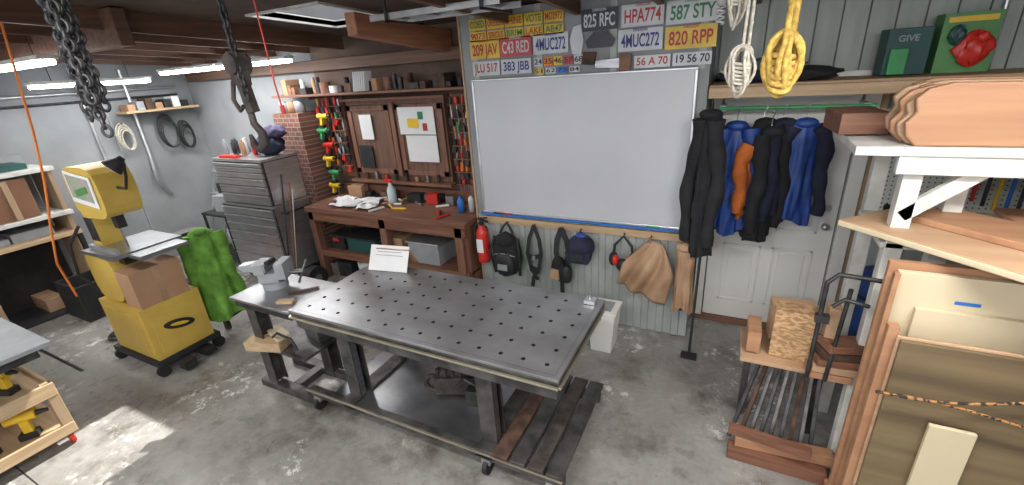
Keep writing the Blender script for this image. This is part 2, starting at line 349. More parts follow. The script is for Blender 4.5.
strap(b,[(.82,-.08,.93),(.78,-.09,.82),(.77,-.1,.7),(.79,-.1,.58)],.05,blk)
strap(b,[(.82,-.085,.93),(.87,-.09,.82),(.89,-.1,.7),(.86,-.1,.58)],.05,blk)
b.sph((.8,-.12,.55),(.07,.05,.13),blackcoat);b.sph((.87,-.11,.5),(.055,.05,.1),blk);b.box(.74,.82,-.18,-.15,.46,.56,leather);b.cyl((.83,-.12,.42),(.83,-.12,.3),.02,blk);b.done()
b=B('welding_helmet',0)
b.sph((1.02,-.13,.80),(.12,.11,.11),navy,24,-.35,1);b.prism([(.93,.68),(1.11,.68),(1.13,.78),(.91,.78)],-.24,-.13,navy)
b.box(.96,1.08,-.252,-.238,.71,.77,dark);b.sph((1.02,-.13,.9),(.05,.04,.03),bluecoat);b.tube([(.96,-.12,.86),(1.0,-.09,.92),(1.06,-.1,.88)],.01,blk);b.done()
b=B('ear_muffs',0)
b.tube([(1.30,-.1,.76),(1.31,-.1,.84),(1.38,-.09,.92),(1.45,-.1,.84),(1.46,-.1,.76)],.012,blk)
for xx in (1.30,1.46):
    b.sph((xx,-.1,.71),(.038,.05,.065),blk);b.sph((xx+(.02 if xx<1.4 else -.02),-.12,.71),(.028,.04,.05),red)
b.sph((1.38,-.1,.66),(.06,.04,.06),blk);b.done()
b=B('leather_apron',.002)
vs=[];fs=[];nx,nz=24,18
for i in range(nz+1):
    t=i/nz;w=.12+.28*min(1,t*2.2)**.8
    for j in range(nx+1):
        u=j/nx-.5;vs.append((1.64+u*w-.10*t,-.1-.03*math.sin(u*15+4*t)*min(1,t*2)-.04*math.sin(t*3)+.01*math.sin(9*t+20*u),.91-.50*t-.16*(u)*t-.05*abs(u)*(1-t)))
for i in range(nz):
    for j in range(nx):
        a=i*(nx+1)+j;fs.append((a,a+1,a+nx+2,a+nx+1))
b.add(vs,fs,leather,True)
strap(b,[(1.6,-.09,.93),(1.56,-.12,.84),(1.62,-.13,.74)],.025,brownpanel)
o_=b.done();o_.modifiers.clear();sd=o_.modifiers.new('s','SOLIDIFY');sd.thickness=.012
b=B('leather_work_jacket',0);b.coat((1.88,-.12,.92),.15,.58,leather,.05,5,sl=False,rz=-.2);b.tube([(1.86,-.12,.9),(1.86,-.1,.94)],.006,dark,6);b.done()
b=B('black_coat',0);b.coat((1.975,-.15,1.93),.14,1.05,blackcoat,.07,11,rz=-.5)
b.tube([(1.975,-.15,1.9),(1.97,-.1,1.98),(1.96,-.03,2.0)],.006,dark,6);b.done()
b=B('broom',0);b.cyl((1.98,-.3,.0),(1.99,-.2,1.0),.010,blk);b.obox((1.98,-.3,.02),(.12,.05,.04),(0,0,0),blk);b.done()
b=B('waste_bin',.004);b.prism([(1.21,0.0),(1.38,0.0),(1.41,.36),(1.18,.36)],-.47,-.25,doorw);b.box(1.17,1.42,-.48,-.24,.36,.385,doorw);b.box(1.22,1.37,-.44,-.28,.386,.39,greyp);b.done()
b=B('coat_rail',0);b.cyl((2.0,.25,1.90),(2.95,.25,1.90),.014,green)
for xx in (2.02,2.9):b.box(xx-.02,xx+.02,.25,.42,1.88,1.92,alu)
b.done()
def hang(name,x,mat,w,L,seed,mat2=None,rz=1.1,y=.24,zt=1.82,dep=.065):
    b=B(name,0);b.coat((x,y,zt),w,L,mat,dep,seed,rz=rz,m2=mat2)
    b.tube([(x,y,zt),(x,y,zt+.06),(x+.02,.24,zt+.085),(x,.24,zt+.11)],.004,alu,6);b.done()
hang('rain_jacket',2.13,bluecoat,.24,.82,21,rz=.1,y=.08)
hang('hooded_sweatshirt',2.30,blackcoat,.24,.86,22,rz=1.0,y=.22)
hang('safety_jacket',2.25,orcoat,.14,.56,23,rz=.6,y=.07,zt=1.70,dep=.05)
hang('hooded_sweatshirt',2.42,navy,.26,.78,24,rz=1.0,y=.2)
hang('windbreaker',2.56,bluecoat,.24,.74,25,mat2=navy,rz=.2,y=.2)
hang('work_shirt',2.35,blackcoat,.18,.82,26,rz=.8,y=.08,zt=1.78,dep=.05)
# ledge above door
b=B('shelf_over_door',.003);b.box(1.93,4.6,-.04,0,2.0,2.07,pine);b.box(1.93,4.6,0,.47,2.06,2.085,ply);b.done()
b=B('folded_tarps',0)
b.lump((2.18,.17,2.14),(.18,.13,.055),navy,1);b.lump((2.5,.14,2.13),(.2,.13,.045),blackcoat,2);b.lump((2.3,.12,2.2),(.17,.11,.045),mk('slate_cloth',(.06,.09,.13),.8),3)
b.torus((2.05,.1,2.17),.06,.01,ropew,(.3,.2,0));b.done()
b=B('storage_box',.004);b.obox((3.02,.27,2.225),(.22,.15,.27),(0,0,.1),teal);b.text('GIVE',.05,(3.02,.188,2.3),greyp,(PI/2,0,.1));b.obox((2.98,.17,2.17),(.09,.04,.15),(0,0,.1),green);b.done()
b=B('toy_box',.004);b.box(3.18,3.44,.24,.4,2.087,2.42,lgreen);b.lump((3.34,.22,2.22),(.08,.035,.09),red,4);b.lump((3.36,.19,2.28),(.03,.02,.03),red,5,.1);b.lump((3.25,.22,2.3),(.04,.02,.05),teal,6);b.box(3.2,3.42,.235,.24,2.37,2.4,dyel);b.done()
b=B('conduit_pipe',0);b.cyl((3.5,.44,2.09),(3.5,.44,2.7),.014,alu);b.done()
b=B('pegboard',.002);b.box(3.08,3.95,.44,.46,1.0,1.95,pegw)
for i in range(7):
    xx=3.5+.06*i;b.cyl((xx,.41,1.75),(xx,.41,1.3-.03*i),.012,(dark,blk,red,dark,dyel,blue,dark)[i],n=8)
b.done()
b=B('shop_vacuum',0);b.lathe([(.15,0),(.2,.03),(.21,.5),(.19,.55),(.2,.58),(.17,.7),(.06,.76)],(3.22,.12,.05),bluecoat);b.torus((3.22,.12,.6),.2,.012,blk);b.tube([(3.22,.1,.8),(3.2,.0,1.0),(3.1,-.02,1.15),(3.1,.1,1.25),(3.15,.3,1.2)],.02,blk)
for a in range(4):b.sph((3.22+.16*math.cos(a*PI/2+.7),.12+.16*math.sin(a*PI/2+.7),.03),.03,blk)
b.done()
# ------------------------------------------------------------------ welding table
b=B('welding_table',.003)
X0,X1,Y0,Y1=-.41,1.51,-1.97,-1.14;nx,ny=14,6;cx=(X1-X0-.06)/nx;cy=(Y1-Y0-.06)/ny;zt,zb=.9,.882;n=16
skip={(3,0),(10,5),(1,2),(7,3)}
for i in range(nx):
    for j in range(ny):
        ox=X0+.03+i*cx;oy=Y0+.03+j*cy;mx,my=ox+cx/2,oy+cy/2
        if (i,j) in skip: b.add([(ox,oy,zt),(ox+cx,oy,zt),(ox+cx,oy+cy,zt),(ox,oy+cy,zt)],[(0,1,2,3)],ttop);continue
        vs=[];r_=.0125
        for k in range(n):
            th=2*PI*k/n;c,s_=math.cos(th),math.sin(th);q=max(abs(c),abs(s_));vs.append((mx+c/q*cx/2,my+s_/q*cy/2,zt))
        for k in range(n):
            th=2*PI*k/n;vs.append((mx+r_*math.cos(th),my+r_*math.sin(th),zt))
        for k in range(n):
            th=2*PI*k/n;vs.append((mx+r_*math.cos(th),my+r_*math.sin(th),zb-.02))
        fs=[(k,(k+1)%n,n+(k+1)%n,n+k) for k in range(n)]
        b.add(vs,fs,ttop);b.add(vs[n:],[(k,(k+1)%n,n+(k+1)%n,n+k) for k in range(n)],blk)  # hole walls coloured black, painting the shade inside them
for q in ((X0,X1,Y0,Y0+.03),(X0,X1,Y1-.03,Y1),(X0,X0+.03,Y0+.03,Y1-.03),(X1-.03,X1,Y0+.03,Y1-.03)):b.box(*q,zb,zt,ttop)
b.box(X0+.05,X1-.05,Y0+.05,Y1-.05,.85,.861,blk)  # black sheet under the plate, painted-in darkness behind the holes
for q in ((X0,X1,Y0+.01,Y0+.05),(X0,X1,Y1-.05,Y1-.01)):
    b.box(*q,.85,.876,tfr);b.box(q[0]+.02,q[1]-.02,q[2]+.01,q[3]-.005,.76,.85,tfr)
for q in ((X0+.01,X0+.05,Y0+.05,Y1-.05),(X1-.05,X1-.01,Y0+.05,Y1-.05)):b.box(*q,.8,.876,tfr)
edge=mk('bright_edge_steel',(.45,.41,.32),.35,.8)
b.box(X0,X1,Y0-.012,Y0+.006,.842,.856,edge);b.box(X1-.006,X1+.012,Y0,Y1,.842,.856,edge);b.box(X0-.012,X0+.006,Y0,Y1,.842,.856,edge)
for px in (-.1,1.0):
    for py_ in (-1.8,-1.3):
        b.box(px-.055,px+.055,py_-.055,py_-.043,.2,.8,tfr);b.box(px-.055,px+.055,py_+.043,py_+.055,.2,.8,tfr);b.box(px-.006,px+.006,py_-.043,py_+.043,.2,.8,tfr)
        b.box(px+.049,px+.055,py_-.05,py_-.0,.2,.8,steel)
    b.box(px-.06,px+.06,Y0+.06,Y1-.06,.76,.8,tfr);b.box(px-.06,px+.06,-1.93,-1.17,.14,.2,tfr)
b.box(-.5,1.5,-1.93,-1.88,.13,.19,tfr);b.box(-.3,1.5,-1.22,-1.17,.13,.19,tfr);b.box(-.3,.95,-1.88,-1.22,.17,.18,steel)
b.box(-.52,1.5,-1.945,-1.93,.175,.19,edge)
for i in range(4):b.box(1.07+i*.112,1.165+i*.112,-1.95,-1.12,.2,.225,(rust,tfr,castiron,tfr)[i]) 
for (cx_,cy_) in ((-.45,-1.9),(1.42,-1.9),(-.25,-1.2),(1.42,-1.2),(1.0,-1.9)):
    b.cyl((cx_-.015,cy_,.055),(cx_+.015,cy_,.055),.055,blk);b.box(cx_-.03,cx_+.03,cy_-.025,cy_+.025,.08,.13,alu)
b.done()
b=B('c_clamp',.002);b.box(1.4,1.47,-1.24,-1.17,.901,.925,alu);b.cyl((1.43,-1.2,.925),(1.43,-1.2,.96),.008,steel);b.done()
b=B('sign_card',.001)
b.obox((-.17,-1.22,.99),(.34,.006,.2),(-.5,0,.15),paper);b.obox((-.15,-1.14,.985),(.3,.006,.18),(.6,0,.15),card)
for i in range(4):b.obox((-.17,-1.235+.012*i,.96+.025*i),(.24-.03*(i%2),.003,.006),(-.5,0,.15),greyp)
b.done()
b=B('engine_block',.006)
b.obox((.55,-1.5,.27),(.3,.18,.14),(0,0,.4),castiron);b.cyl((.45,-1.56,.34),(.67,-1.46,.37),.05,castiron);b.obox((.72,-1.55,.24),(.09,.14,.12),(0,0,.2),dark);b.torus((.4,-1.58,.25),.06,.018,castiron,(PI/2,0,.4));b.obox((.52,-1.46,.38),(.1,.07,.05),(.2,.1,.3),castiron);b.tube([(.62,-1.6,.3),(.7,-1.62,.4),(.78,-1.6,.35)],.014,dark)
for i in range(4):b.cyl((.46+.05*i,-1.6+.02*i,.2),(.46+.05*i,-1.6+.02*i,.4),.014,castiron,n=8)
b.done()
# ------------------------------------------------------------------ vise stand
b=B('vise_stand',.003)
b.box(-1.12,-.46,-1.94,-1.48,.83,.85,ttop);b.box(-1.1,-.48,-1.92,-1.5,.77,.83,dark)
for px,py_ in ((-.98,-1.85),(-.62,-1.6)):
    b.box(px-.05,px+.05,py_-.05,py_-.04,.07,.77,tfr);b.box(px-.05,px+.05,py_+.04,py_+.05,.07,.77,tfr);b.box(px-.005,px+.005,py_-.04,py_+.04,.07,.77,tfr)
b.box(-1.15,-.45,-1.9,-1.82,0,.06,tfr);b.box(-1.15,-.45,-1.6,-1.52,0,.06,tfr);b.box(-.85,-.77,-1.82,-1.6,0,.06,tfr)
b.box(-1.1,-.5,-1.9,-1.52,.4,.42,tfr);b.obox((-.92,-1.88,.46),(.3,.14,.08),(0,0,.3),pine);b.obox((-.66,-1.62,.47),(.2,.12,.1),(0,0,-.2),steel)
b.obox((-.85,-1.82,.52),(.2,.1,.03),(0,0,-.3),cream);b.tube([(-.8,-1.9,.55),(-.7,-1.92,.62),(-.62,-1.88,.56),(-.55,-1.9,.5)],.01,blk)
b.done()
b=B('bench_vise',.004,M=rotz(-.93,-1.68,.85,.5))
b.cyl((0,0,0),(0,0,.05),.09,greyp);b.box(-.09,.06,-.06,.06,.05,.13,greyp);b.box(-.1,-.02,-.08,.08,.13,.21,greyp);b.box(.06,.13,-.08,.08,.08,.21,greyp)
b.box(-.02,-.005,-.08,.08,.15,.2,steel);b.cyl((.13,0,.11),(.24,0,.11),.015,steel);b.cyl((.23,-.1,.06),(.23,.1,.16),.008,steel);b.prism([(-.22,.17),(-.1,.13),(-.1,.21),(-.22,.2)],-.04,.04,greyp);b.cyl((0,-.05,.21),(.02,.03,.21),.02,blk,n=10);b.done()
b=B('tool_tray_parts',.002);b.obox((-.6,-1.85,.865),(.12,.05,.02),(0,0,.4),pine);b.cyl((-.7,-1.75,.862),(-.55,-1.6,.862),.01,rust);b.done()
# ------------------------------------------------------------------ workbench
b=B('workbench',.005)
b.box(-2.36,-.12,-.22,.47,.87,.925,benchw);b.box(-2.34,-.14,-.2,-.16,.76,.87,benchw)
for px in (-2.3,-1.2,-.22):
    for py_ in (-.18,.38):b.box(px-.045,px+.045,py_-.02,py_+.07,0,.87,benchz)
b.box(-2.34,-.14,-.15,.46,.34,.37,benchw);b.box(-2.34,-.14,-.19,-.15,.3,.38,benchw);b.box(-.18,-.14,-.15,.45,.12,.86,benchz)
b.box(-2.36,-.12,.44,.485,.925,1.05,benchw)
b.box(-2.26,-1.24,.43,.45,.37,.87,cabw);b.box(-1.16,-.25,.43,.45,.37,.87,cabw)
b.done()
b=B('storage_bin',.006);b.box(-.95,-.55,-.12,.25,.372,.6,greyp);b.box(-.97,-.53,-.14,.27,.6,.625,alu);b.done()
b=B('storage_bin',.006);b.box(-1.9,-1.45,-.1,.25,.372,.54,teal);b.box(-1.92,-1.43,-.12,.27,.54,.56,blk);b.done()
b=B('cardboard_box',.003);b.box(-1.35,-1.05,-.1,.25,.372,.62,card);b.box(-1.21,-1.19,-.101,.251,.5,.621,cream);b.done()
b=B('tool_case',.006);b.box(-2.2,-1.95,-.1,.2,.372,.55,dark);b.box(-2.12,-2.03,-.12,-.1,.48,.52,red);b.done()
b=B('bucket',0);b.lathe([(.1,0),(.13,.28),(.135,.29)],(-.42,0,.001),greyp);b.lathe([(.11,0),(.13,.24)],(-1.7,-.02,.0),pw);b.done()
b=B('floor_bins',.005)
for i,(x0,m) in enumerate(((-2.15,dark),(-1.45,blk),(-1.0,card),(-.75,greyp))):b.box(x0,x0+.22,-.1+.04*i,.3,0,.2+.03*i,m)
b.done()
b=B('crumpled_papers',0)
for (px,py_,rz,s_) in ((-1.85,-.02,.2,.24),(-1.68,.06,.6,.28),(-2.0,.1,-.2,.2),(-1.5,-.08,.1,.16)):
    vs=[];fs=[];
    for i in range(11):
        for j in range(11):
            u,v=i/10-.5,j/10-.5;X=u*s_*1.4;Y=v*s_;vs.append((px+X*math.cos(rz)-Y*math.sin(rz),py_+X*math.sin(rz)+Y*math.cos(rz),.955+.018*math.sin(9*u+px*9)*math.cos(8*v+py_*5)+.01*random.random()))
    for i in range(10):
        for j in range(10):a=i*11+j;fs.append((a,a+1,a+12,a+11))
    b.add(vs,fs,paper)
b.done()
b=B('spray_bottle',0);b.lathe([(.045,0),(.05,.02),(.05,.16),(.02,.21),(.018,.24)],(-1.35,.2,.927),mk('clear_bottle',(.55,.65,.7),.2));b.obox((-1.37,.2,1.185),(.09,.03,.035),(0,.1,0),red);b.done()
b=B('glue_bottle',0);b.lathe([(.035,0),(.035,.12),(.01,.17)],(-.35,.1,.927),blue);b.lathe([(.03,0),(.03,.14),(.01,.17)],(-.25,.15,.927),pw);b.done()
b=B('bench_tools',.002)
for i in range(34):
    px=-2.2+random.random()*2.0;py_=-.1+random.random()*.5;m=random.choice([red,dyel,steel,blk,steel,rust,card,dark,blk,benchw,paper])
    a=random.random()*3;l=.03+random.random()*.07;b.cyl((px-l*math.cos(a),py_-l*math.sin(a),.938),(px+l*math.cos(a),py_+l*math.sin(a),.938),.012,m,n=8)
b.obox((-.85,.3,.985),(.13,.1,.11),(0,0,.3),red);b.obox((-.6,.32,.98),(.12,.1,.1),(0,0,-.2),steel);b.obox((-1.1,.32,.975),(.18,.12,.09),(0,0,.1),blk);b.obox((-2.0,.33,1.0),(.2,.14,.14),(0,0,.1),card)
for i in range(7):b.obox((-1.85+.2*i+.05*(i%2),.36,.96),(.1,.08,.06+.03*(i%3)),(0,0,.3*i),(dark,cabw,blk,rust,greyp,dark,card)[i])
b.done()
b=B('tool_cabinet',.004)
b.box(-2.0,-.62,.40,.48,1.15,2.05,cabw)
for x0,x1 in ((-1.98,-1.36),(-1.26,-.64)):
    b.box(x0,x1,.385,.40,1.22,2.0,cabw)
    for q in ((x0,x1,1.22,1.28),(x0,x1,1.94,2.0),(x0,x0+.06,1.22,2.0),(x1-.06,x1,1.22,2.0)):b.box(q[0],q[1],.37,.386,q[2],q[3],benchz)
b.box(-1.34,-1.28,.36,.4,1.2,2.02,benchz);b.box(-2.05,-.58,.3,.48,1.12,1.15,benchw);b.box(-2.05,-.58,.34,.48,2.05,2.08,benchw)
b.box(-1.80,-1.62,.36,.37,1.62,1.9,paper);b.box(-1.22,-.74,.36,.37,1.68,1.97,paper)
b.box(-1.15,-.74,.36,.37,1.38,1.67,paper);b.box(-1.88,-1.68,.36,.372,1.28,1.55,blk);b.box(-1.1,-.95,.355,.36,1.75,1.85,dyel);b.box(-.95,-.88,.355,.36,1.84,1.92,tg);b.box(-.9,-.84,.355,.36,1.72,1.8,tr)
for i in range(9):b.cyl((-1.98+.15*i,.36,1.155),(-1.98+.15*i,.36,1.155+.05+.02*(i%3)),.02,(blk,rust,steel,red,dark,blk,card,steel,blk)[i],n=8)
b.done()
def toolrack(name,x0,x1,z0,z1,y,seed,back=benchz,pal=None):
    r_=random.Random(seed);b=B(name,.002);b.box(x0,x1,y,y+.03,z0,z1,back)
    rows=max(2,int((z1-z0)/.14));cols=max(2,int((x1-x0)/.06))
    for i in range(rows):
        zz=z1-.06-i*(z1-z0-.1)/rows;b.box(x0,x1,y-.06,y,zz-.045,zz-.035,benchw)
        for j in range(cols):
            xx=x0+.03+(x1-x0-.06)*(j+r_.uniform(-.25,.25))/(cols-1);m=r_.choice(pal or [red,dyel,green,blk,orange,blk,steel,red,dark,dark]);xx=max(x0+.02,min(x1-.02,xx))
            h=.05+r_.random()*.05;b.cyl((xx,y-.035,zz-.03),(xx+r_.uniform(-.01,.01),y-.035,zz-.03+h),.010+.012*r_.random(),m,n=8);b.cyl((xx,y-.035,zz-.11),(xx,y-.035,zz-.03),.006,steel,n=6)
            if r_.random()<.35:b.obox((xx,y-.05,zz-.08),(.05,.03,.07),(0,r_.uniform(-.5,.5),0),r_.choice([blk,dark,red,rust,dark]))
    b.done()
toolrack('screwdriver_rack',-.56,-.12,1.0,2.08,.43,3)
toolrack('plier_rack',-2.48,-2.08,1.15,2.1,.43,4)
b=B('cordless_drill_rack',.003)
for i in range(6):
    xx=-2.38+.05*(i%2);zz=1.05+.17*i;c=(dyel,green,dyel,red,green,dyel)[i]
    b.cyl((xx-.08,.32,zz),(xx+.08,.32,zz),.03,c);b.cyl((xx+.08,.32,zz),(xx+.12,.32,zz),.015,blk);b.obox((xx-.03,.32,zz-.06),(.035,.04,.1),(0,.2,0),c);b.obox((xx-.04,.32,zz-.12),(.08,.05,.035),(0,0,0),blk)
b.done()
b=B('mounted_shelf',.003);b.box(-3.0,-.2,.2,.49,2.13,2.155,benchw)
for xx in (-2.5,-.3):b.box(xx,xx+.03,.3,.49,2.09,2.13,benchz)
b.done()
b=B('shelf_clutter',.003);r_=random.Random(5);xx=-2.95
while xx<-.3:
    w=.04+r_.random()*.1;h=.05+r_.random()*.13;m=r_.choice([card,greyp,blk,benchw,rust,dark,paper,dark,navy,blk])
    if r_.random()<.35:b.cyl((xx+w/2,.35,2.156),(xx+w/2,.35,2.156+h),w/2*.9,m)
    else:b.box(xx,xx+w*.95,.25,.45,2.156,2.156+h,m)
    xx+=w+.01
for i in range(6):b.obox((-1.6+i*.03,.24,2.26),(.01,.12,.2),(0,.15,0),paper)
b.done()
b=B('brick_chimney',.0);b.box(-3.0,-2.55,.15,.495,0,1.95,brick);b.done()
b=B('paint_cans',0)
for i in range(3):b.lathe([(.06,0),(.06,.13),(.055,.135)],(-2.9+.13*i,.28,1.951),(greyp,card,greyp)[i])
b.done()
# ------------------------------------------------------------------ tool chest
b=B('rolling_tool_chest',.004)
cx0,cx1,cy0,cy1=-3.45,-2.5,-.5,.0
b.box(cx0,cx1,cy0,cy1,.14,.98,dark);b.box(cx0+.03,cx1-.03,cy0+.03,cy1,.99,1.5,dark);b.box(cx0+.02,cx1-.02,cy0+.02,cy1,1.5,1.53,chestm);b.box(cx0-.01,cx1+.01,cy0-.01,cy1,.975,.99,chestm)  # body coloured dark to paint shade into the gaps between drawers
b.box(cx1,cx1+.004,cy0+.01,cy1-.01,.16,.97,chestm);b.box(cx1-.03,cx1-.026,cy0+.05,cy1-.01,1.0,1.49,chestm)
def drawers(x0,x1,z0,zs,y):
    z=z0
    for h in zs:
        b.box(x0+.014,x1-.014,y-.02,y,z+.006,z+h-.006,chestm);b.box(x0+.02,x1-.02,y-.032,y-.018,z+h-.022,z+h-.01,alu);b.box(x0+.02,x1-.02,y-.0215,y-.02,z+h-.028,z+h-.022,blk);z+=h  # black strip paints the shade under each drawer pull
drawers(cx0,cx1,.16,(.2,.16,.13,.11,.1,.1),cy0);drawers(cx0+.03,cx1-.03,1.0,(.12,.1,.09,.07,.06,.05),cy0+.03)
b.tube([(cx1,cy0+.08,.9),(cx1+.06,cy0+.08,.9),(cx1+.06,cy1-.08,.9),(cx1,cy1-.08,.9)],.012,blk)
for px in (cx0+.1,cx1-.1):
    for py_ in (cy0+.06,cy1-.06):b.cyl((px-.02,py_,.065),(px+.02,py_,.065),.065,blk);b.box(px-.03,px+.03,py_-.03,py_+.03,.12,.14,dark)
b.done()
b=B('duffel_bag',0);b.lump((-2.75,-.17,1.64),(.2,.15,.11),navy,7,.1);b.tube([(-2.88,-.2,1.7),(-2.75,-.22,1.8),(-2.62,-.2,1.7)],.012,blk);b.lump((-2.68,-.12,1.78),(.15,.12,.07),mk('purple_cloth',(.08,.07,.14),.9),8);b.done()
b=B('spray_cans',0)
for i in range(9):
    xx=-3.38+.055*i;yy=-.3+.1*(i%3);b.lathe([(.028,0),(.028,.15),(.012,.17),(.012,.19)],(xx,yy,1.531),(greyp,dark,greyp,dark,pw,blk,card,red,dark)[i],12)
b.box(-3.3,-3.0,-.46,-.38,1.531,1.56,red);b.done()
b=B('broom_and_mop',0)
for i,(xx,m) in enumerate(((-2.40,dark),(-2.37,benchz),(-2.41,alu))):b.cyl((xx,-.62+.05*i,.02),(xx-.02,-.35+.05*i,1.35-.1*i),.01,m,n=8)
b.obox((-2.39,-.58,.03),(.12,.2,.06),(0,0,.1),blk);b.done()
b=B('grinder_wheel',0);b.cyl((-2.2,-.45,.14),(-2.1,-.45,.14),.14,blk,n=28);b.cyl((-2.21,-.45,.14),(-2.09,-.45,.14),.05,steel);b.done()
# ------------------------------------------------------------------ bandsaw
b=B('bandsaw',.01)
b.box(-2.84,-2.08,-2.18,-1.64,.1,.15,blk);b.box(-2.78,-2.10,-2.15,-1.68,.15,.64,yel)
b.box(-2.72,-2.18,-2.158,-2.15,.2,.58,yel);b.box(-2.10,-2.092,-2.10,-1.73,.2,.58,yel)
lab=[(-1.915+.12*math.cos(2*PI*k/24),.40+.045*math.sin(2*PI*k/24)) for k in range(24)]
b.prism([(u,v-.25*(u+1.915)) for u,v in lab],-2.092,-2.086,blk,'x');b.prism([(-1.915+(u+1.915)*.6,.40+(v-.40)*.35-.15*(u+1.915)) for u,v in lab],-2.086,-2.083,dyel,'x')
for px in (-2.82,-2.10):
    for py_ in (-2.15,-1.67):b.cyl((px-.02,py_,.05),(px+.02,py_,.05),.05,blk)
b.box(-2.2,-2.0,-1.85,-1.75,.03,.08,blk);b.box(-2.05,-1.95,-2.05,-1.95,.02,.1,blk)
def house(zc_,hx,hz,y0,y1,cx,m=yel):
    pts=[];
    for k in range(28):
        th=2*PI*k/28;c,s_=math.cos(th),math.sin(th);p=4;q=(abs(c)**p+abs(s_)**p)**(1/p);pts.append((cx+hx*c/q,zc_+hz*s_/q))
    b.prism(pts,y0,y1,m)
house(.87,.22,.22,-2.12,-1.9,-2.55);house(1.63,.25,.20,-2.12,-1.88,-2.23);b.box(-2.56,-2.42,-2.08,-1.92,.8,1.6,yel);b.box(-2.56,-2.42,-2.083,-2.08,1.2,1.4,dark)
b.box(-2.5,-2.0,-2.2,-1.7,1.13,1.16,steel);b.box(-2.35,-2.25,-2.05,-1.9,1.0,1.13,dark);b.box(-2.45,-2.02,-2.16,-2.13,1.16,1.2,alu);b.box(-2.0,-1.82,-2.1,-1.75,1.12,1.15,steel);b.box(-2.4,-2.25,-1.7,-1.42,1.05,1.1,dark);b.box(-2.36,-2.3,-1.46,-1.42,0,1.05,dark)
b.box(-2.15,-2.135,-2.03,-2.02,1.16,1.45,steel);b.box(-2.19,-2.12,-2.04,-1.98,1.33,1.5,blk)
camo=mk('camo_print',(.20,.33,.22),.6,0,(.42,.30,.30),18)
b.obox((-2.23,-2.128,1.66),(.38,.008,.24),(0,.1,0),paper);b.obox((-2.23,-2.134,1.67),(.32,.004,.18),(0,.1,0),camo);b.obox((-2.21,-2.14,1.65),(.2,.004,.05),(0,-.2,0),lgreen)
b.tube([(-2.75,-2.1,.66),(-2.78,-2.2,.9),(-2.6,-2.22,1.2),(-2.5,-2.15,1.35)],.012,blk)
b.done()
b=B('clamp_lamp',0);b.tube([(-2.0,-2.0,1.66),(-1.86,-2.0,1.66),(-1.74,-2.02,1.76),(-1.70,-2.02,1.86)],.01,blk);b.lathe([(.02,0),(.03,.03),(.065,.09),(.065,.1)],(-1.66,-2.03,1.90),blk,rot=(PI*.75,.5,0));b.lathe([(.055,0),(.055,.004)],(-1.70,-2.10,1.84),paper,rot=(PI*.75,.5,0));b.done()
b=B('cardboard_box',.004);b.box(-2.33,-2.10,-2.12,-1.74,.642,.96,card);b.box(-2.10,-2.098,-1.96,-1.91,.642,.96,leather);b.box(-2.33,-2.10,-1.96,-1.91,.96,.962,leather);b.done()
b=B('lime_jacket',0);b.coat((-2.16,-1.48,1.12),.28,.88,lime,.10,31,rz=.9,flare=1.45);b.done()
b=B('floor_clutter',.004)
for i,(x0,y0,w,h,m) in enumerate(((-3.6,-1.6,.3,.2,dark),(-3.3,-1.3,.25,.3,blk),(-3.75,-1.25,.2,.15,red),(-3.0,-1.0,.22,.12,greyp))):b.obox((x0,y0,h/2+.001),(w,w*.8,h),(0,0,.4*i),m)
b.torus((-3.3,-1.9,.02),.15,.012,blk,(0,0,0));b.torus((-3.28,-1.88,.045),.14,.012,blk,(0,0,0));b.done()
# ------------------------------------------------------------------ left wall shelving
b=B('storage_shelves',.004)
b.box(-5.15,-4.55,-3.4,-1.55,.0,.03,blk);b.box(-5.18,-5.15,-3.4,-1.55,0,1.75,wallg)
for zz,m in ((.84,piney),(1.08,white),(1.58,white)):b.box(-5.15,-4.58,-3.4,-1.5,zz,zz+.045,m)
b.box(-4.64,-4.62,-3.3,-1.75,1.13,1.55,brownpanel);b.box(-4.62,-4.6,-1.95,-1.9,1.13,1.55,pinez)
for yy in (-3.35,-2.4,-1.55):b.box(-5.14,-4.66,yy,yy+.04,0,1.58,pinez)
b.box(-5.14,-4.6,-1.54,-1.5,0,.84,blk);b.box(-5.14,-5.12,-3.3,-1.6,.03,.84,blk)  # black side and back panels paint the shade of the cavity below the shelf
b.done()
b=B('shelf_boxes',.004)
r_=random.Random(9)
for zz in (.03,.885,1.625):
    yy=-3.28
    while yy<-1.8:
        w=.14+r_.random()*.25;h=.06+r_.random()*.1
        if not(-2.5<yy+w and yy<-2.34):b.box(-5.1,-4.7,yy,yy+w-.02,zz+.002,zz+h,r_.choice([card,dark,greyp,blk,teal if zz>1.5 else blk,leather]))
        yy+=w
b.done()
b=B('black_crate',.006);b.box(-4.5,-4.0,-1.95,-1.4,0,.02,blk)
for q in ((-4.5,-4.0,-1.95,-1.92),(-4.5,-4.0,-1.43,-1.4),(-4.5,-4.47,-1.92,-1.43),(-4.03,-4.0,-1.92,-1.43)):b.box(*q,.02,.42,blk)
b.done()
b=B('conduit_pipe',0);b.tube([(-5.17,-.8,2.6),(-5.17,-.8,2.0),(-5.17,-.8,1.6),(-5.15,-.8,1.1)],.014,alu);b.tube([(-5.17,-.3,2.6),(-5.17,-.3,1.5),(-5.1,-.35,1.2),(-5.17,-.2,.9)],.022,alu);b.cyl((-5.17,-1.9,2.35),(-5.17,.3,2.35),.02,alu);b.cyl((-5.17,-1.9,2.25),(-5.17,.3,2.25),.014,dark);b.done()
b=B('extension_cords',0)
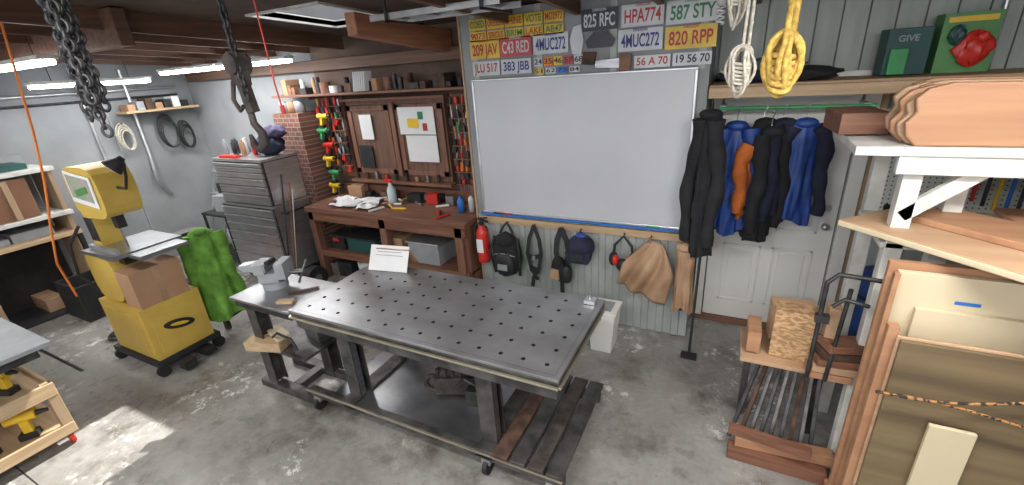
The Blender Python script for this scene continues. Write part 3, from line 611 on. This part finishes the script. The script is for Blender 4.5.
for (yy,zz,m,R) in ((-.52,1.78,ropew,.09),(.0,1.78,dark,.12),(.22,1.7,blk,.10)):
    for k in range(5):b.torus((-5.12+.012*k,yy+.008*math.sin(k*2),zz-.012*k),R-.006*k,.009,m,(0,PI/2,0),24,6,1.9)
    b.cyl((-5.19,yy,zz+R*1.85),(-5.08,yy,zz+R*1.85),.008,dark,n=8)
b.done()
b=B('mounted_shelf',.003);b.box(-5.18,-4.9,-.5,.4,2.06,2.09,piney)
for i in range(7):b.box(-5.15,-4.95,-.45+i*.11,-.36+i*.11,2.09,2.17+.03*(i%3),(card,greyp,rust,card,dark,paper,blk)[i])
b.done()
b=B('utility_cart',.003);b.box(-4.3,-3.75,-.35,.1,.7,.73,dark);b.box(-4.3,-3.75,-.35,.1,.15,.18,dark)
for px in (-4.28,-3.79):
    for py_ in (-.33,.06):b.cyl((px,py_,0),(px,py_,.73),.018,dark,n=8)
b.obox((-4.0,-.1,.84),(.3,.25,.22),(0,0,.2),greyp);b.lathe([(.13,0),(.15,.3)],(-3.95,-.12,.181),pw);b.obox((-4.1,.0,1.02),(.2,.18,.14),(0,0,.4),dark);b.done()
b=B('bucket',0);b.lathe([(.12,0),(.15,.33),(.155,.34)],(-4.0,-.65,.001),greyp);b.done()
b=B('folding_stepladder',.003)
for sx in (-4.75,-4.45):
    b.bar((sx,-.15,0),(sx+.04,.25,1.3),.03,.02,alu);b.bar((sx,.38,0),(sx+.04,.28,1.3),.02,.02,alu)
for k in range(4):b.box(-4.74,-4.42,-.1+.1*k-.03,-.1+.1*k+.05,.25+.3*k,.27+.3*k,alu)
b.done()
# ------------------------------------------------------------------ near-left cart and table
b=B('side_table',.005);b.box(-3.6,-1.72,-3.6,-2.76,.82,.85,greyp);b.box(-3.55,-1.8,-3.55,-2.82,.74,.82,dark)
for px in (-3.5,-2.9):
    for py_ in (-3.5,-2.85):b.box(px,px+.07,py_,py_+.07,0,.74,pinez)
b.done()
b=B('wooden_cart',.004)
b.box(-2.7,-1.86,-3.6,-2.82,.46,.49,pine);b.box(-2.7,-1.86,-3.6,-2.82,.12,.15,pine)
for q in ((-1.92,-1.86,-2.88,-2.82),(-1.92,-1.86,-3.6,-3.54),(-2.7,-2.64,-2.88,-2.82),(-2.7,-2.64,-3.6,-3.54)):b.box(*q,.1,.52,pinez)
b.box(-1.88,-1.855,-3.6,-2.82,.42,.52,piney);b.box(-1.88,-1.855,-3.6,-2.82,.1,.18,piney);b.box(-2.7,-1.86,-2.84,-2.82,.42,.52,pine)
for px in (-1.92,-2.64):
    for py_ in (-2.86,-3.5):b.cyl((px,py_-.012,.045),(px,py_+.012,.045),.045,red);b.box(px-.02,px+.02,py_-.02,py_+.02,.08,.12,alu)
b.done()
for i,(xx,yy,zz,rz) in enumerate(((-2.05,-2.98,.491,.4),(-2.25,-3.12,.491,2.2),(-2.0,-3.0,.151,1.0),(-2.02,-3.2,.151,2.0))):
    b=B('cordless_drill',.004,M=rotz(xx,yy,zz,rz));b.box(-.06,.04,-.035,.035,0,.045,blk);b.box(-.03,.02,-.02,.02,.045,.15,dyel);b.cyl((-.09,0,.17),(.07,0,.17),.036,dyel);b.cyl((-.1,0,.17),(-.09,0,.17),.03,blk);b.cyl((.07,0,.17),(.13,0,.17),.02,blk,r2=.012);b.done()
# ------------------------------------------------------------------ right rack
b=B('lumber_rack',.004)
b.box(2.62,4.2,-1.15,-.55,1.84,1.88,white)
for px,py_ in ((2.82,-1.1),(3.05,-.9),(3.75,-1.1),(2.82,-.6),(3.75,-.6)):b.box(px,px+.07,py_,py_+.07,0,1.84,white)
b.obox((3.0,-1.08,1.7),(.42,.04,.06),(0,-.75,0),white);b.box(2.78,4.2,-1.14,-1.1,1.76,1.84,white)
b.box(2.8,4.2,-1.1,-.6,1.40,1.43,white)
for k in range(3):b.box(3.2+.05*k,4.2,-1.0+.03*k,-.7,1.43+.03*k,1.455+.03*k,(ply,white,plyo)[k])
b.done()
b=B('plywood_slabs',.008)
for i in range(8):
    y0=-1.14+i*.05;x0=2.77-.018*(i%3)+.004*i;h=.25-.012*((i*2)%3);z0=1.882
    pts=[(x0+.05,z0),(4.1,z0),(4.1,z0+h*.9),(x0+.12,z0+h),(x0+.05,z0+h-.02),(x0+.015,z0+h-.06),(x0+.03,z0+h*.55),(x0,z0+h*.38),(x0+.012,z0+.04)]
    b.prism(pts,y0,y0+.038,(plyo,ply)[i%2])
b.done()
b=B('lumber_offcut',.004);b.obox((2.67,-.74,1.94),(.2,.3,.10),(0,0,.1),benchw);b.done()
b=B('shelf_plank',.004,M=Matrix.Translation((2.64,-1.03,1.47))@Matrix.Rotation(-.8,4,'Z'));b.box(0,1.1,0,.36,0,.035,ply);b.box(0,1.1,-.01,.0,.005,.03,cream);b.done()
b=B('plank_board',.004,M=Matrix.Translation((2.9,-.98,1.506))@Matrix.Rotation(-.8,4,'Z'));b.box(0,.8,0,.26,0,.03,plyo);b.done()
b=B('plywood_sheet',.003);b.box(2.82,4.3,-1.36,-1.335,.1,1.40,cream);b.box(2.79,4.3,-1.33,-1.30,.1,1.43,plyo);b.box(2.80,2.82,-1.39,-1.36,.1,1.40,plyo);b.box(3.02,3.10,-1.363,-1.36,1.28,1.295,blue);b.box(2.9,4.3,-1.385,-1.362,.1,1.25,cream);b.done()
b=B('stained_panel',.003);b.box(2.84,4.3,-1.52,-1.5,.1,1.16,darkply);b.box(2.83,4.3,-1.5,-1.49,.1,1.17,ply);b.box(2.80,2.84,-1.48,-1.44,.1,1.2,plyo);b.box(3.0,3.15,-1.55,-1.53,.1,.80,cream);b.box(2.78,4.3,-1.6,-1.28,.0,.1,plyo);b.done()
b=B('bungee_cord',0);bung=mk('bungee',(.35,.16,.05),.8,0,(.015,.015,.015),55,lo=.47,hi=.5)
b.tube([(2.79+.1*i,-1.57-.01*math.sin(i),.93+.02*i-.03*math.sin(i*.6)) for i in range(14)],.006,bung,8);b.tube([(2.79+.1*i,-1.575,.93-.004*i+.015*math.sin(i*.8)) for i in range(14)],.006,bung,8);b.done()
b=B('osb_offcuts',.003)
b.obox((2.55,-.97,.80),(.20,.12,.30),(0,0,-.1),osb);b.obox((2.36,-.95,.73),(.07,.2,.13),(0,0,0),plyo);b.obox((2.70,-1.05,.92),(.06,.1,.24),(0,0,0),ply);b.obox((2.55,-.8,.78),(.22,.1,.24),(0,0,.1),ply)
for i in range(5):b.obox((2.72+.01*i,-1.1,.665+.045*i),(.2,.12,.04),(0,.02*i,.1*i),(plyo,ply,benchw,rust,benchw)[i])
b.done()
b=B('steel_stock_rack',.003)
b.box(2.3,2.8,-1.24,-1.16,0,.08,benchw);b.obox((2.58,-1.16,.12),(.5,.07,.07),(0,0,.08),plyo);b.obox((2.5,-1.2,.185),(.42,.05,.05),(0,0,-.1),benchw)
for i in range(9):b.bar((2.30+i*.053,-1.12-.01*(i%2),.06),(2.46+i*.036,-.8,.62),.022,.022,(dark,rust,tfr,dark,tfr)[i%5])
b.box(2.3,2.8,-1.1,-.75,.62,.645,ply);b.box(2.72,2.77,-.85,-.8,0,.62,tfr);b.box(2.34,2.38,-.82,-.78,0,.62,tfr)
b.done()
b=B('pipe_clamp',.0);b.tube([(2.62,-1.17,1.22),(2.66,-1.17,1.27),(2.84,-1.17,1.26)],.011,dark);b.cyl((2.62,-1.17,.65),(2.62,-1.17,1.22),.011,dark);b.cyl((2.70,-1.17,.65),(2.72,-1.17,1.2),.01,dark);b.box(2.6,2.66,-1.19,-1.15,1.0,1.04,dark);b.tube([(2.66,-1.18,1.1),(2.7,-1.19,1.15),(2.8,-1.19,1.13)],.01,dark);b.done()
# ------------------------------------------------------------------ hanging things
def hank(name,x,y,z0,z1,r,m,seed,w=.05,loops=5,frac=.45):
    rr=random.Random(seed);b=B(name,0);top=z0+(z1-z0)*frac
    for i in range(loops):
        a=rr.random()*PI;ww=w*(.6+.5*rr.random());zz=z0+rr.random()*.05
        pts=[]
        for k in range(24):
            th=2*PI*k/24;pts.append((x+ww*math.sin(th)*math.cos(a)+.15*ww*math.sin(3*th+i),y+ww*math.sin(th)*math.sin(a),(zz+top)/2+(top-zz)/2*math.cos(th)))
        b.tube(pts,r,m,7,True)
    for k in range(6):b.torus((x,y,(top+z0)/2+.03-k*r*1.9),w*.7,r,m,(.1*k,.15,0),14,6)
    b.tube([(x,y,top-.02),(x+.01,y,z1-.1),(x,y,z1)],r,m,7);b.tube([(x+.02,y,top-.02),(x+.025,y,z1-.1),(x+.015,y,z1)],r,m,7)
    b.done()
hank('white_rope_hank',2.13,-1.5,2.13,2.9,.006,ropew,1,.045,7,.25)
hank('yellow_rope_hank',2.27,-1.5,2.13,2.9,.0115,ropey,2,.05,6,.30)
hank('twine_hank',2.09,-1.45,2.38,2.9,.005,ropew,3,.03,4)
b=B('lifting_chain',0);rr=random.Random(3)
for s_ in range(7):
    ax=.12+rr.uniform(-.06,.06);ay=-2.78+rr.uniform(-.06,.06);zz=2.92;i=0;end=2.17+rr.random()*.2
    while zz>end:
        b.torus((ax+.008*math.sin(i),ay,zz),.02,.0055,dark,(PI/2,0,(i%2)*PI/2+s_),12,6,.65);zz-=.028;i+=1
b.done()
b=B('chain_hoist',.004)
zz=2.88;i=0
while zz>2.44:
    b.torus((.12,-2.2,zz),.022,.007,dark,(PI/2,0,(i%2)*PI/2),12,6,.65);b.torus((.15,-2.22,zz-.2),.018,.005,dark,(PI/2,0,(i%2)*PI/2),12,6,.65);zz-=.03;i+=1
b.obox((.12,-2.2,2.38),(.07,.05,.14),(0,.1,0),castiron);b.cyl((.12,-2.24,2.4),(.12,-2.16,2.4),.045,castiron,n=24);b.obox((.13,-2.2,2.26),(.045,.04,.14),(0,-.15,0),castiron)
b.tube([(.12,-2.2,2.2),(.12,-2.2,2.14),(.16,-2.2,2.10),(.16,-2.2,2.05),(.12,-2.2,2.02),(.08,-2.2,2.04),(.07,-2.2,2.09)],[.014,.016,.019,.021,.021,.017,.008],castiron,12)
b.tube([(.07,-2.21,2.33),(.05,-2.22,2.25),(.08,-2.22,2.2),(.11,-2.22,2.22)],.01,castiron)
b.done()
b=B('red_cord',0);b.tube([(.2,-2.1,2.88),(.2,-2.1,2.3),(.21,-2.1,2.2)],.004,red,6);b.cyl((.21,-2.1,2.17),(.21,-2.1,2.21),.01,red);b.done()
b=B('orange_air_hose',0);b.tube([(-2.05,-2.2,2.88),(-2.2,-2.2,2.5),(-2.3,-2.22,2.1),(-2.40,-2.25,1.75),(-2.55,-2.3,1.35),(-2.75,-2.3,1.05),(-2.86,-2.25,.7)],.008,orange,8);b.done()
b=B('aluminium_ladder',.002)
for yy in (-.9,-.6):b.box(-.25,.78,yy,yy+.018,2.66,2.70,alu)
for i in range(4):b.cyl((-.15+.26*i,-.88,2.68),(-.15+.26*i,-.59,2.68),.012,alu,n=10)
for xx in (-.1,.65):b.box(xx,xx+.02,-.92,-.905,2.64,2.80,dark);b.box(xx,xx+.02,-.92,-.5,2.64,2.655,dark);b.box(xx,xx+.02,-.515,-.5,2.64,2.79,dark)
b.done()
b=B('cfl_bulb',0);b.lathe([(.02,0),(.03,.03),(.03,.06)],(1.97,-.25,2.56),white);b.tube([(1.97+.022*math.cos(k*.8),-.25+.022*math.sin(k*.8),2.56-.004*k) for k in range(26)],.007,paper,6);b.cyl((1.97,-.25,2.6),(1.97,-.25,2.77),.006,blk);b.done()
# fixtures
def fixture(x0,x1,y0,y1,z,along,en=45):
    b=B('fluorescent_fixture',.003);b.box(x0,x1,y0,y1,z,z+.03,white);yc=(y0+y1)/2
    if along=='y':
        for xx in (x0+.03,x1-.03):b.cyl((xx,y0+.02,z-.02),(xx,y1-.02,z-.02),.018,lampm,n=10)
        for yy in (y0+.2,y1-.2):b.cyl(((x0+x1)/2,yy,z+.03),((x0+x1)/2,yy,zc(yy)),.004,dark,n=6)
    else:
        for yy in (y0+.03,y1-.03):b.cyl((x0+.02,yy,z-.02),(x1-.02,yy,z-.02),.018,lampm,n=10)
        for xx in (x0+.2,x1-.2):b.cyl((xx,yc,z+.03),(xx,yc,zc(yc)),.004,dark,n=6)
    b.done()
    l=bpy.data.lights.new('fixture_light','AREA');l.shape='RECTANGLE';l.size=abs(x1-x0);l.size_y=abs(y1-y0);l.energy=en;l.color=(1,.96,.90)
    o=bpy.data.objects.new('fixture_light',l);o.location=((x0+x1)/2,yc,z-.045);bpy.context.collection.objects.link(o)
fixture(-4.5,-3.32,-.2,-.08,2.53,'x',13);fixture(-3.28,-2.1,-.2,-.08,2.53,'x',15);fixture(-4.4,-4.25,-1.5,-.4,2.45,'y',12);fixture(-3.6,-2.4,-2.0,-1.88,2.58,'x',14)
fixture(.5,1.8,-3.3,-3.15,2.75,'x',42);fixture(1.2,2.5,-4.6,-4.45,2.75,'x',60);fixture(-2.8,-1.5,-3.9,-3.75,2.75,'x',40);fixture(2.5,3.8,-2.3,-2.15,2.68,'x',50)  # unseen fixtures, added to brighten the front of the room and the door
# ------------------------------------------------------------------ light, world, camera
s=bpy.data.lights.new('sun','SUN');s.energy=11;s.angle=.01;s.color=(1,.97,.9);so=bpy.data.objects.new('sun',s)
dirv=Vector((-1.64,-2.94,0))-Vector(((hx0+hx1)/2,(hy0+hy1)/2,2.82));so.rotation_euler=dirv.to_track_quat('-Z','Y').to_euler();so.location=(0,0,6);bpy.context.collection.objects.link(so)
w=bpy.data.worlds.new('World');bpy.context.scene.world=w;w.use_nodes=True;w.node_tree.nodes['Background'].inputs[0].default_value=(.96,.97,1,1);w.node_tree.nodes['Background'].inputs[1].default_value=1.5
yaw,pitch,roll,F=-.487,.381,.0726,442.
f=Vector((math.sin(yaw)*math.cos(pitch),math.cos(yaw)*math.cos(pitch),-math.sin(pitch)));r0=Vector((math.cos(yaw),-math.sin(yaw),0));d0=f.cross(r0)
r=r0*math.cos(roll)+d0*math.sin(roll);d=-r0*math.sin(roll)+d0*math.cos(roll)
cd=bpy.data.cameras.new('camera');cam=bpy.data.objects.new('camera',cd);bpy.context.collection.objects.link(cam)
M=Matrix(((r.x,-d.x,-f.x,2.1575),(r.y,-d.y,-f.y,-3.5628),(r.z,-d.z,-f.z,2.3129),(0,0,0,1)));cam.matrix_world=M
cd.sensor_width=36;cd.lens=F/1024*36;cd.clip_start=.05;bpy.context.scene.camera=cam
try: bpy.context.scene.view_settings.view_transform='Standard'
except Exception: pass
